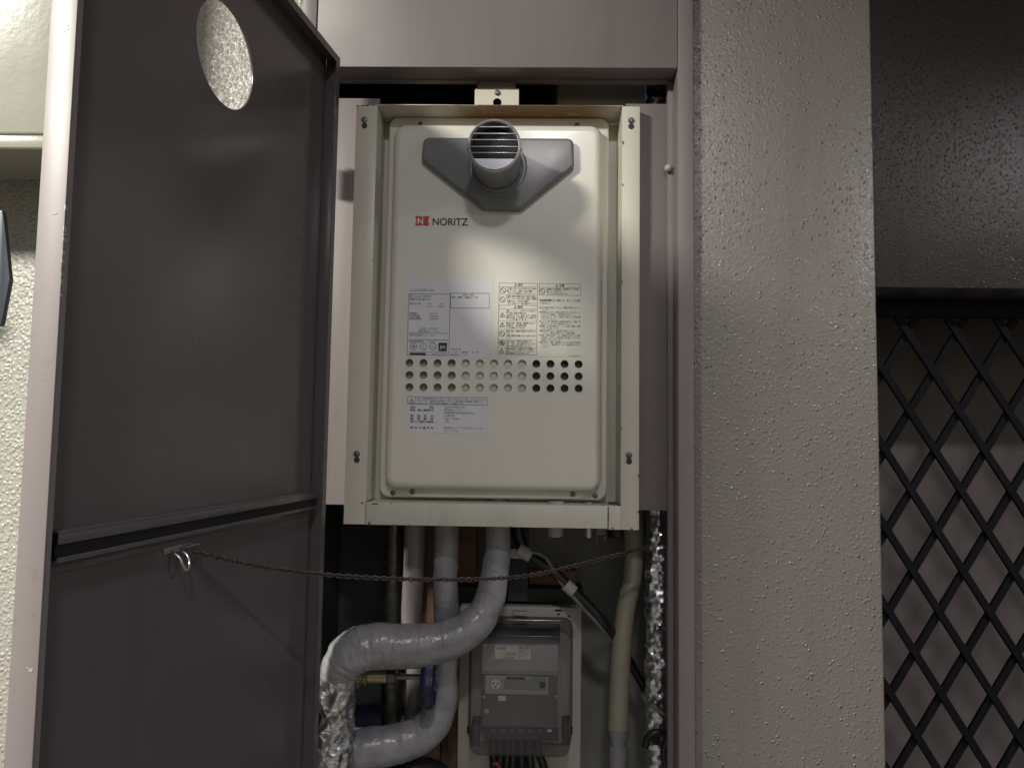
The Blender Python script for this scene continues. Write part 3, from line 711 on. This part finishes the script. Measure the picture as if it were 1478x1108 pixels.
for i, s_ in enumerate(sm):
    xe = 837.5 if len(s_) > 19 else 779+len(s_)*2.75
    T(e, s_, 778.5 if s_[0] == '●' else 781, 445+i*3.33, 3.0, xe)
T(e, 'G09-SQG001-00', 820.5, 514.6, 2.6, 837)
e.build('print', 'ink_soft', L2, smooth=0, recalc=False); eb.build('print_bold', 'ink', L2, smooth=0, recalc=False, kind='stuff')

L3 = sticker((585.5, 569.5), (706, 625.5), 'label', 'silver maintenance label with a boxed caution line')
e = MB(); rect_lines(e, 588.5, 572, 703, 584.5, .55); vline(e, 599.3, 572, 584.5, .5); tri(e, 594, 579, 4.0, .8)
T(e, '設計上の標準使用期間を超えて使用された場合は、経年劣化による発火・けがに至るおそれが', 602, 576.4, 3.0, 700)
T(e, 'あります。必ず、機器本体の点検を受けてください。有料点検時には説明書をご確認ください', 602, 579.8, 3.0, 698); T(e, '法令により、下記・別紙の説明書にてご確認ください。', 602, 583.2, 3.0, 672)
for i, (s_, v_, xe) in enumerate((('品        名', 'GQ-2037WMX T-DX', 671), ('製造・輸入事業者名', '株式会社ノーリツ', 667), ('', '兵庫県神戸市中央区江戸町93', 685), ('製   造   年   月', '2024年05月', 656), ('製   造   番   号', '24.05 - 123456', 663), ('設計上の標準使用期間', '10年', 647))):
    y_ = 588.6+i*4.2
    if s_: T(e, s_, 592, y_, 3.5, 625.5, off=.00005); T(e, ':', 632, y_, 3.2)
    T(e, v_, 641, y_, 3.4, xe)
T(e, '問 合 せ 連 絡 先', 592, 618.4, 3.5, 625.5, off=.00005); T(e, ':', 632, 618.4, 3.2); T(e, '株式会社ノーリツ コンタクトセンター', 640.5, 618.6, 3.3, 698)
e.build('print', 'ink', L3, smooth=0, recalc=False)
e = MB(); T(e, '0120-911-026', 640, 622.6, 3.4, 661); e.build('print_number', 'red', L3, smooth=0, recalc=False)

# fittings under the heater
ug = [((802, 764), .013, 'meter', 'drain_cap'), ((889, 766), .014, 'cable', 'drain_knob'), ((850, 765), .008, 'zinc', 'drain_nut')]
for (px, py), r, m, nm in ug:
    c = at(px, py, 1.275); MB().lathe((c.x, c.y, c.z-.012), (0, 0, 1), [(0, r*.75), (.003, r), (.06, r)], 20).build(nm, m, wh)
c = at(868, 768, 1.265)
e = MB(); e.box(c.x-.009, c.x-.006, c.y-.004, c.y+.004, c.z-.016, c.z+.03, .0008); e.box(c.x+.004, c.x+.007, c.y-.004, c.y+.004, c.z-.016, c.z+.03, .0008); e.box(c.x-.009, c.x+.007, c.y-.003, c.y+.003, c.z-.004, c.z+.03, .001); e.build('drain_wing', 'screw', wh)

# =================================================================== PIPES
def wrinkle(amp, f1, seed):
    return lambda p, d, a: amp*(noise.noise(Vector((p.x*f1, p.y*f1, p.z*f1*1.4+seed)))*1.0) + amp*.5*noise.noise(p*f1*3)
def pipe(name, ctrl, m, label, cat='pipe', disp=None, seg=28, step=.004, group=None, end=None):
    q, r_ = px_path(ctrl, step); o = MB().tube(q, r_, seg, disp).build(name, m, None, smooth=60); return tag(o, label, cat, group)
G = 'pipes rising to the heater'
pipe('steel_pipe', [(570, 560, 1.42, 14), (570, 760, 1.42, 14), (566, 900, 1.42, 14), (562, 1220, 1.42, 14)], 'steel', 'dull galvanised steel pipe, leftmost of the upright pipes below the heater', group=G)
def corr(p, d, a): return .0003*math.sin(d*2*math.pi/.0042)+.0006*noise.noise(p*60)
pipe('corrugated_pipe', [(597, 640, 1.36, 15), (599, 760, 1.36, 15.5), (597, 830, 1.36, 15), (594, 900, 1.38, 14.5), (600, 960, 1.40, 13.5), (598, 1030, 1.40, 13), (590, 1062, 1.42, 13)], 'wrap_pink', 'pale ribbed sleeve pipe with a pinkish tone beside the dull steel pipe', disp=corr, group=G, step=.0012)
pipe('taped_pipe', [(645, 640, 1.33, 16.5), (645, 760, 1.33, 17), (643, 830, 1.33, 17.5), (645, 900, 1.34, 18), (640, 960, 1.35, 20), (638, 1010, 1.35, 22), (618, 1052, 1.34, 24), (575, 1072, 1.33, 26), (520, 1080, 1.32, 28), (485, 1082, 1.32, 28)], 'wrap', 'grey taped pipe that bends to the left at the bottom below the blue handwheel', disp=lambda p, d, a: wrinkle(.0012, 28, 3)(p, d, a)+.0009*((d/.034+a/6.283) % 1), group=G)
def crease(p, d, a):
    f = max(0, min(1, (at(600, 930, 1.28).x-p.x)/.09)); x = noise.noise(Vector((d*95, a*.9, 2)))+.5*noise.noise(Vector((d*210, a*1.3, 5)))
    return .0013*noise.noise(p*30)+.0009*((d/.04+a/6.283) % 1)*(1-f) + f*(.0034*abs(x)-.0012)
pipe('taped_pipe', [(718, 640, 1.31, 16), (719, 760, 1.31, 17), (716, 815, 1.305, 19), (704, 872, 1.295, 21), (680, 905, 1.285, 24), (640, 925, 1.275, 28), (590, 932, 1.265, 30.5), (545, 932, 1.258, 32), (512, 940, 1.252, 32.5), (492, 962, 1.25, 29), (487, 985, 1.25, 25), (486, 1000, 1.25, 23)], 'wrap', 'thick grey taped pipe crossing in front and turning down into crumpled foil', disp=crease, group=G, seg=40, step=.002)
def foil_disp(amp, seed):
    def f(p, d, a):
        v = Vector((p.x*42+seed, p.y*42, p.z*44))
        n = noise.noise(v); n2 = noise.noise(v*2.3+Vector((9, 1, 4))); w = abs(noise.noise(v*1.3+Vector((3, 3, 3))))
        return amp*(n*.8+n2*.55-w*1.5+.4)
    return f
q, r_ = px_path([(489, 962, 1.248, 23), (486, 1000, 1.248, 24), (487, 1050, 1.25, 23.5), (482, 1110, 1.25, 22), (480, 1260, 1.25, 22)], .0022)
o = MB().tube(q, r_, 56, foil_disp(.0045, 1)).build('foil_sleeve', 'foil', None, smooth=26)
tag(o, 'crumpled aluminium foil sleeve around the thick pipe beside the door hinge', 'foil')
q, r_ = px_path([(948, 20, 1.33, 15), (948, 400, 1.33, 15), (949, 740, 1.33, 15), (950, 900, 1.33, 17), (951, 1260, 1.33, 17)], .0022)
o = MB().tube(q, r_, 40, foil_disp(.0045, 7)).build('foil_pipe', 'foil', None, smooth=14)
tag(o, 'tall crumpled foil wrapped pipe running up inside the frame beside the beige hose', 'pipe')
pipe('blue_pipe', [(470, 1048, 1.44, 24), (540, 1042, 1.44, 24), (585, 1045, 1.44, 22)], 'wrap_blue', 'dark blue lagged pipe low in the shadow behind the grey bend', 'pipe')
pipe('black_elbow', [(505, 1128, 1.36, 22), (560, 1118, 1.36, 22), (610, 1118, 1.36, 24), (640, 1140, 1.36, 24), (645, 1200, 1.36, 24)], 'cable', 'dark round elbow pipe at the very bottom of the cupboard', 'pipe')
# timber strips
for (xa, xb, ya, yb, lab) in ((613, 634, 700, 1125, 'narrow brown timber strip between the ribbed sleeve and the taped pipe'), (655, 681, 700, 1125, 'brown timber strip behind the taped pipe next to the meter board'), (764, 832, 822, 846, 'short brown timber block behind the black cable above the meter board')):
    A_, B_ = at(xa, ya, 1.47), at(xb, yb, 1.47); o = MB().box(A_.x, B_.x, 1.47, 1.50, B_.z, A_.z, .001).build('timber_strip', 'wood'); tag(o, lab, 'timber')
A_, B_ = at(600, 840, 1.5), at(830, 875, 1.5)
A_, B_ = at(734, 762, 1.41), at(762, 868, 1.41); o = MB().box(A_.x, B_.x, 1.41, 1.45, B_.z, A_.z+.05, .003).build('conduit_box', 'shaft_dark'); tag(o, 'black upright conduit box behind the pale cable tape under the heater', 'box')
A_, B_ = at(636, 846, 1.43), at(842, 870, 1.43); o = MB().box(A_.x, B_.x, 1.43, 1.50, B_.z, A_.z, .002).build('cross_rail', 'dark'); tag(o, 'dark horizontal rail just above the top of the meter board', 'rail')

# valve
vc = at(505, 974, 1.28)
vx = lambda px: at(px, 975, 1.29).x
v = thing('stop_valve', 'brass stop valve with a blue handwheel on the foil wrapped pipe', 'valve', (vc.x, 1.29, vc.z-.02))
zc_ = at(540, 975, 1.29).z; Y = 1.29
e = MB(); e.lathe((vx(500), Y, zc_), (1, 0, 0), [(0, .012), (vx(512)-vx(500), .018), (vx(517)-vx(500), .0205), (vx(521)-vx(500), .0200), (vx(523)-vx(500), .013), (vx(528)-vx(500), .0155), (vx(530)-vx(500), .0155), (vx(532)-vx(500), .0118), (vx(559)-vx(500), .0112), (vx(560)-vx(500), .009)], 28); e.build('body', 'brass', v)
e = MB(); e.lathe((vx(560), Y, zc_), (1, 0, 0), [(0, .012), (.001, .0135), (vx(571)-vx(560), .0135), (vx(572)-vx(560), .0125)], 6); e.build('gland_nut', 'screw', v)
e = MB(); e.lathe((vx(572), Y, zc_), (1, 0, 0), [(0, .0055), (.02, .005), (vx(612)-vx(572), .0045)], 14); e.build('stem', 'steel', v)
e = MB(); wx = vx(620); WR = rpx(35, 1.29)
rings = []
for i in range(48):
    t = 2*math.pi*i/48; R_ = WR*(1+.055*math.cos(8*t)); cc = Vector((wx, Y+R_*math.sin(t), zc_-.003+R_*math.cos(t))); rad = Vector((0, math.sin(t), math.cos(t)))
    rings.append([cc+(rad*math.cos(2*math.pi*j/10)*.0062+Vector((1, 0, 0))*math.sin(2*math.pi*j/10)*.0105) for j in range(10)])
rings.append(rings[0]); e.loft(rings)
for k in range(5):
    t = 2*math.pi*k/5+.3; e.bar((wx, Y, zc_-.003), (wx, Y+WR*math.sin(t), zc_-.003+WR*math.cos(t)), .009, .007, (1, 0, 0), .001)
e.lathe((wx-.010, Y, zc_-.003), (1, 0, 0), [(0, .010), (.018, .010), (.020, .006)], 16)
e.build('handwheel', 'blue', v)

# beige hose + coupling
pipe('beige_hose', [(912, 700, 1.40, 15), (916, 765, 1.40, 15), (913, 830, 1.39, 13.5), (903, 880, 1.38, 13.5), (896, 950, 1.37, 14), (892, 1052, 1.36, 14.5)], 'hose', 'beige flexible drain hose coming down between the meter board and the foil pipe', 'hose', disp=lambda p, d, a: .00025*math.sin(d*2*math.pi/.004), step=.001)
cp = at(892, 1050, 1.36); t = thing('hose_coupling', 'translucent coupling screwed on the lower end of the beige hose', 'coupling', (cp.x, cp.y, cp.z-.09))
e = MB(); e.lathe(cp, (0, 0, -1), [(0, .021), (.002, .0225), (.012, .0225), (.014, .018), (.03, .018), (.034, .021), (.085, .021)], 12, False); e.build('sleeve', 'clear', t)
e = MB(); e.lathe(cp, (0, 0, -1), [(0, .017), (.01, .015), (.03, .012), (.034, .016), (.085, .015)], 12); e.build('insert', 'meter', t)

# cables
def cable(ctrl, m, lab, name='cable', grp=None): return pipe(name, ctrl, m, lab, 'cable', seg=12, group=grp)
cable([(745, 700, 1.36, 9), (748, 770, 1.36, 9), (764, 800, 1.355, 7.5), (800, 826, 1.35, 7.5), (838, 862, 1.35, 7), (872, 898, 1.35, 7), (892, 925, 1.39, 6), (915, 965, 1.41, 6), (938, 1010, 1.39, 6), (947, 1070, 1.30, 6)], 'cable', 'thick black cable running diagonally behind the beige hose to the foil pipe')
cable([(752, 795, 1.345, 3), (785, 802, 1.345, 3), (808, 838, 1.345, 3), (840, 875, 1.345, 3), (868, 905, 1.35, 3), (890, 938, 1.40, 3)], 'grey_cable', 'thin grey cable lying along the thick black cable')
cable([(770, 806, 1.35, 1.6), (785, 803, 1.35, 1.6), (793, 812, 1.35, 1.6), (797, 822, 1.35, 1.6)], 'cable', 'thin black wire loop standing off the black cable near the timber block', 'wire')
for (px, py, Y, r, dx, dy, lab) in ((757, 797, 1.35, 9.6, 9, 5, 'white tape band round the black cable beside the taped pipe'), (822, 848, 1.348, 8.8, 6, 5.5, 'white tape band round the black cable above the meter board'), (938, 1008, 1.375, 8, 6, 9, 'white tie round the black cable at the foil pipe')):
    q, r_ = px_path([(px-dx, py-dy, Y, r), (px, py, Y, r), (px+dx, py+dy, Y, r)], .003)
    tag(MB().tube(q, r_, 14).build('tape_band', 'tie'), lab, 'tape')
A_, B_ = at(737, 792, 1.345), at(752, 806, 1.345); tag(MB().box(A_.x, B_.x, 1.345, 1.350, B_.z, A_.z, .0005).build('cable_tag', 'tie'), 'white flag tag sticking out behind the taped pipe', 'tag')
cable([(931, 1078, 1.27, 5), (936, 1062, 1.27, 5), (948, 1056, 1.27, 5), (962, 1064, 1.275, 5), (958, 1085, 1.28, 5), (962, 1120, 1.28, 5), (958, 1200, 1.28, 5)], 'cable', 'black cable loop curling over the foil pipe near the bottom')
cable([(940, 1018, 1.30, 2.5), (955, 1028, 1.29, 2.5), (975, 1038, 1.29, 2.5)], 'grey_cable', 'thin grey cord crossing the foil pipe to the frame', 'cord')

# =================================================================== METER
YM = 1.40
def XM(px, py, Y=YM): q = at(px, py, Y); return q.x, q.z
mt = thing('electricity_meter', 'electricity meter under a smoky clear cover on a cream board', 'meter', (XM(751, 1108)[0], YM, XM(751, 1180)[1]))
(x0, z1), (x1, z0) = XM(664, 873), XM(837.5, 1190)
e = MB(); e.prism(rrect(x0, x1, z0, z1, .005, 4), YM, YM+.018, .0025, 3); e.build('board', 'board', mt)
for px, py, w, h in ((806, 880.5, 5, 1.4), (676, 1052, 2, 5), (824.5, 1053, 2, 5)):
    q = at(px, py, YM-.0003); e = MB(); e.box(q.x-rpx(w, YM), q.x+rpx(w, YM), YM-.0003, YM+.001, q.z-rpx(h, YM), q.z+rpx(h, YM), 0); e.build('slot', 'black', mt)
for px, py in ((821, 889), (806, 886), (681, 887), (808, 1076), (692, 1076)):
    q = at(px, py, YM-.0002); MB().lathe(q, (0, -1, 0), [(0, .0022), (.0006, .0022), (.0008, .0004)], 12).build('screw', 'dark', mt)
# meter body
ym = YM-.045
(x0, z1), (x1, z0) = XM(696, 928, ym), XM(805, 1052, ym)
xt0, zt0 = XM(693, 972, ym)
e = MB(); e.box(x0, x1, ym, YM-.001, zt0, z1, .002); e.build('housing', 'meter', mt)
e = MB(); e.box(x0+.001, x1-.001, ym+.006, YM-.001, z0, zt0-.0006, .002); e.build('lower_housing', 'meter_brown', mt)
(xa, za), (xb, zb_) = XM(694, 968, ym-.003), XM(806.5, 971, ym-.003); e = MB(); e.box(xa, xb, ym-.003, ym+.004, zb_, za, .0006); e.build('ledge', 'zinc', mt)
def mrect(name, pa, pb, y, m, th=.0006, **k):
    (xa, za), (xb, zb_) = XM(*pa, y), XM(*pb, y); e = MB(); e.box(xa, xb, y-th, y+.0004, zb_, za, 0); return e.build(name, m, mt, smooth=0, **k)
pl = mrect('nameplate', (714.5, 931.5), (766, 951), ym-.0002, 'white')
e = MB()
def TM(s, xa, yb, h, xb, y): q0 = at(xa, yb, y); q1 = at(xb, yb, y); e.mesh(text_mesh(s, q0.x, q0.z, rpx(h, y)*1.1, y, width=q1.x-q0.x))
yy = ym-.0012
TM('特定計量器', 717, 936.5, 3.4, 730, yy); TM('MADE', 748, 936.2, 3.6, 757, yy); TM('検', 760, 937, 4, 763.5, yy); TM('HT 123456', 730, 944, 3, 745, yy); TM('100V 2W', 749, 940.5, 2.6, 760, yy); TM('60A 50Hz', 749, 944, 2.6, 761, yy); TM('2034 12', 749, 948, 2.6, 758, yy); TM('No.24-0987', 728, 949, 2.6, 742, yy)
e.build('print', 'ink', pl, smooth=0, recalc=False)
yl = ym+.0055
mrect('face_panel', (701, 973.5), (791, 1002), yl, 'meter'); mrect('display', (728, 980), (768, 995), yl-.001, 'lcd'); mrect('display_shade', (731, 976), (758, 980), yl-.001, 'meter_dark')
mrect('data_panel', (768, 975), (788, 996), yl-.001, 'lcd'); mrect('window', (779, 983.5), (787, 992.5), yl-.0018, 'meter_dark'); mrect('seal_tag', (719, 1003.5), (730, 1010.5), yl-.0006, 'white')
q = at(715.5, 986.5, yl-.0005); MB().lathe(q, (0, -1, 0), [(0, .0088), (.003, .0085), (.0035, .007)], 24).build('dial', 'white', mt)
for i in range(3):
    t = 2*math.pi*i/3+.5; MB().lathe(q+Vector((.0042*math.cos(t), -.0036, .0042*math.sin(t))), (0, -1, 0), [(0, .0018), (.0004, .0017)], 10).build('dial_mark', 'dark', mt)
q = at(702.5, 1025.5, yl); MB().lathe(q, (0, -1, 0), [(0, .0048), (.001, .0046), (.0014, .0036)], 18).build('stud', 'meter', mt)
for px in (698, 803):
    q = at(px, 1005, yl-.002); MB().lathe(q, (0, -1, 0), [(0, .003), (.002, .0026), (.003, .001)], 12).build('clip', 'zinc', mt)
# terminals
for i in range(7):
    q = at(712+i*13.5, 1053.5, yl); e = MB(); e.box(q.x-.004, q.x+.004, yl-.003, yl+.006, q.z-.0015, q.z+.0015, .0005); e.build('terminal', 'white' if i == 6 else 'grey_cable', mt)
mrect('terminal_block', (699, 1047), (806, 1068), yl+.003, 'meter_dark')
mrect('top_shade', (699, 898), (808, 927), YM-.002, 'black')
# smoky cover: walls, front, top lug, foot ears
yc = YM-.082
rg = []
for ins, y in ((-.006, YM-.001), (-.004, YM-.004), (0, YM-.006), (.001, yc+.02), (.003, yc+.008), (.007, yc+.002), (.012, yc)):
    (a_, t1), (b_, t0) = XM(683, 892, YM), XM(821, 1070, YM); rg.append([(x, y, z) for x, z in rrect(a_+ins, b_-ins, t0+ins, t1-ins, .018, 6)])
e = MB(); e.loft(rg[:5], (False, False)); e.build('cover_side', 'clear_dark', mt, smooth=50)
e = MB(); e.loft(rg[4:], (False, True)); e.build('cover', 'clear', mt, smooth=50)
for sx, pxa, pxb in ((0, 681, 692), (1, 812, 823)):
    (xa, za), (xb, zb_) = XM(pxa, 1040, YM-.03), XM(pxb, 1071, YM-.03); MB().box(xa, xb, YM-.045, YM-.001, zb_, za, .002).build('cover_foot', 'meter_dark', mt)
(xa, za), (xb, zb_) = XM(741, 882, YM-.012), XM(761, 888, YM-.012); MB().box(xa, xb, YM-.014, YM-.001, zb_, za, .001).build('cover_lug', 'board', mt)
for i, (px, dx, m) in enumerate(((711, 2, 'cable'), (722, -1, 'cable'), (733, -3, 'cable'), (740, 0, 'cable'), (752, 1, 'cable'), (763, 3, 'cable'), (774, 12, 'cable'))):
    cable([(px, 1062, 1.37, 5.6), (px+dx*.3, 1085, 1.365, 5.6), (px+dx, 1110, 1.36, 5.8), (px+dx*2, 1170, 1.37, 5.8)], m, 'black supply wire below the electricity meter, '+('leftmost of the seven', 'second of seven from the left', 'third of seven from the left', 'fourth of seven, the middle one', 'fifth of seven from the left', 'sixth of seven from the left', 'rightmost, splaying outwards')[i], 'supply_wire', 'supply wires below the meter')
cable([(712, 1102, 1.345, 3), (718, 1101, 1.345, 3), (722, 1115, 1.345, 3)], 'red_wire', 'tiny red wire end among the black supply wires', 'red_wire')

# =================================================================== BOX on the left wall
YX = 1.03
zb0 = at(40, 213, YX).z; zb1 = at(40, 194, YX).z
bxr = -.667
bx = thing('wall_box', 'glossy cream box jutting from the wall above the dark hanging plate', 'box', (-.9, YWALL, zb0))
e = MB(); e.box(-1.35, bxr, YX+.003, YWALL-.001, zb1+.0015, ZC-.12, .004, 3); e.build('casing', 'box', bx)
e = MB(); e.box(-1.352, bxr+.002, YX, YX+.012, zb0, zb1-.0015, .001); e.box(-1.352, bxr+.002, YX+.0121, YWALL-.001, zb1-.004, zb1-.0016, 0); e.build('bottom_flange', 'box', bx)
pp = [XY(x, y, 1.05) for x, y in ((-60, 300), (4, 303), (7, 330), (14.5, 404), (2, 470), (-60, 476))]
e = MB(); e.prism(rpoly(pp, .004, 4), 1.05, 1.057, .002, 3); o = e.build('hanging_plate', 'darkblue')
tag(o, 'slate blue pointed plate at the picture edge in front of the pale wall', 'plate')
MB().box(pp[0][0]-.12, pp[0][0]-.10, 1.0851, YWALL-.001, pp[0][1]-.08, pp[0][1]-.05, .001).build('mount_arm', 'darkblue', o)

# =================================================================== GATE
YGt = 1.73
gz1 = at(1370, 433, YGt).z; gz0 = at(1370, 457, YGt).z
gx0 = colR+.004; gx1 = colR+1.25; gb = .12
gt = thing('mesh_gate', 'black steel gate of crossing diagonal bars beside the coated column', 'gate', ((gx0+gx1)/2, YGt, gb))
MB().box(gx0, gx1, YGt, YGt+.035, gz0, gz1, .002).build('top_rail', 'gate', gt)
MB().box(gx0, gx1, YGt, YGt+.035, gb, gb+.045, .002).build('bottom_rail', 'gate', gt)
for xa in (gx0, gx1-.04): MB().box(xa, xa+.04, YGt+.0005, YGt+.0345, gb+.046, gz0-.001, .002).build('stile', 'gate', gt)
ref = at(1356, 885, YGt+.012); dxp = rpx(70.5, YGt); dzp = rpx(113, YGt)
sl = dzp/dxp
def clipbar(x_, z_, s):      # line z = z_ + s*(x-x_), clipped to the gate opening
    xs_ = sorted([x_+(gz0-z_)/s, x_+(gb+.045-z_)/s]); lo, hi = max(xs_[0], gx0+.04), min(xs_[1], gx1-.04)
    if hi-lo < .01: return None
    return (lo, z_+s*(lo-x_)), (hi, z_+s*(hi-x_))
for s, yo in ((-sl, .008), (sl, .0175)):
    for k in range(-16, 24):
        cb_ = clipbar(ref.x+k*dxp, ref.z, s)
        if cb_:
            (a0_, a1_), (b0_, b1_) = cb_
            MB().bar((a0_, YGt+yo, a1_), (b0_, YGt+yo, b1_), .0165, .009, (0, 1, 0), .001).build('bar', 'gate', gt)
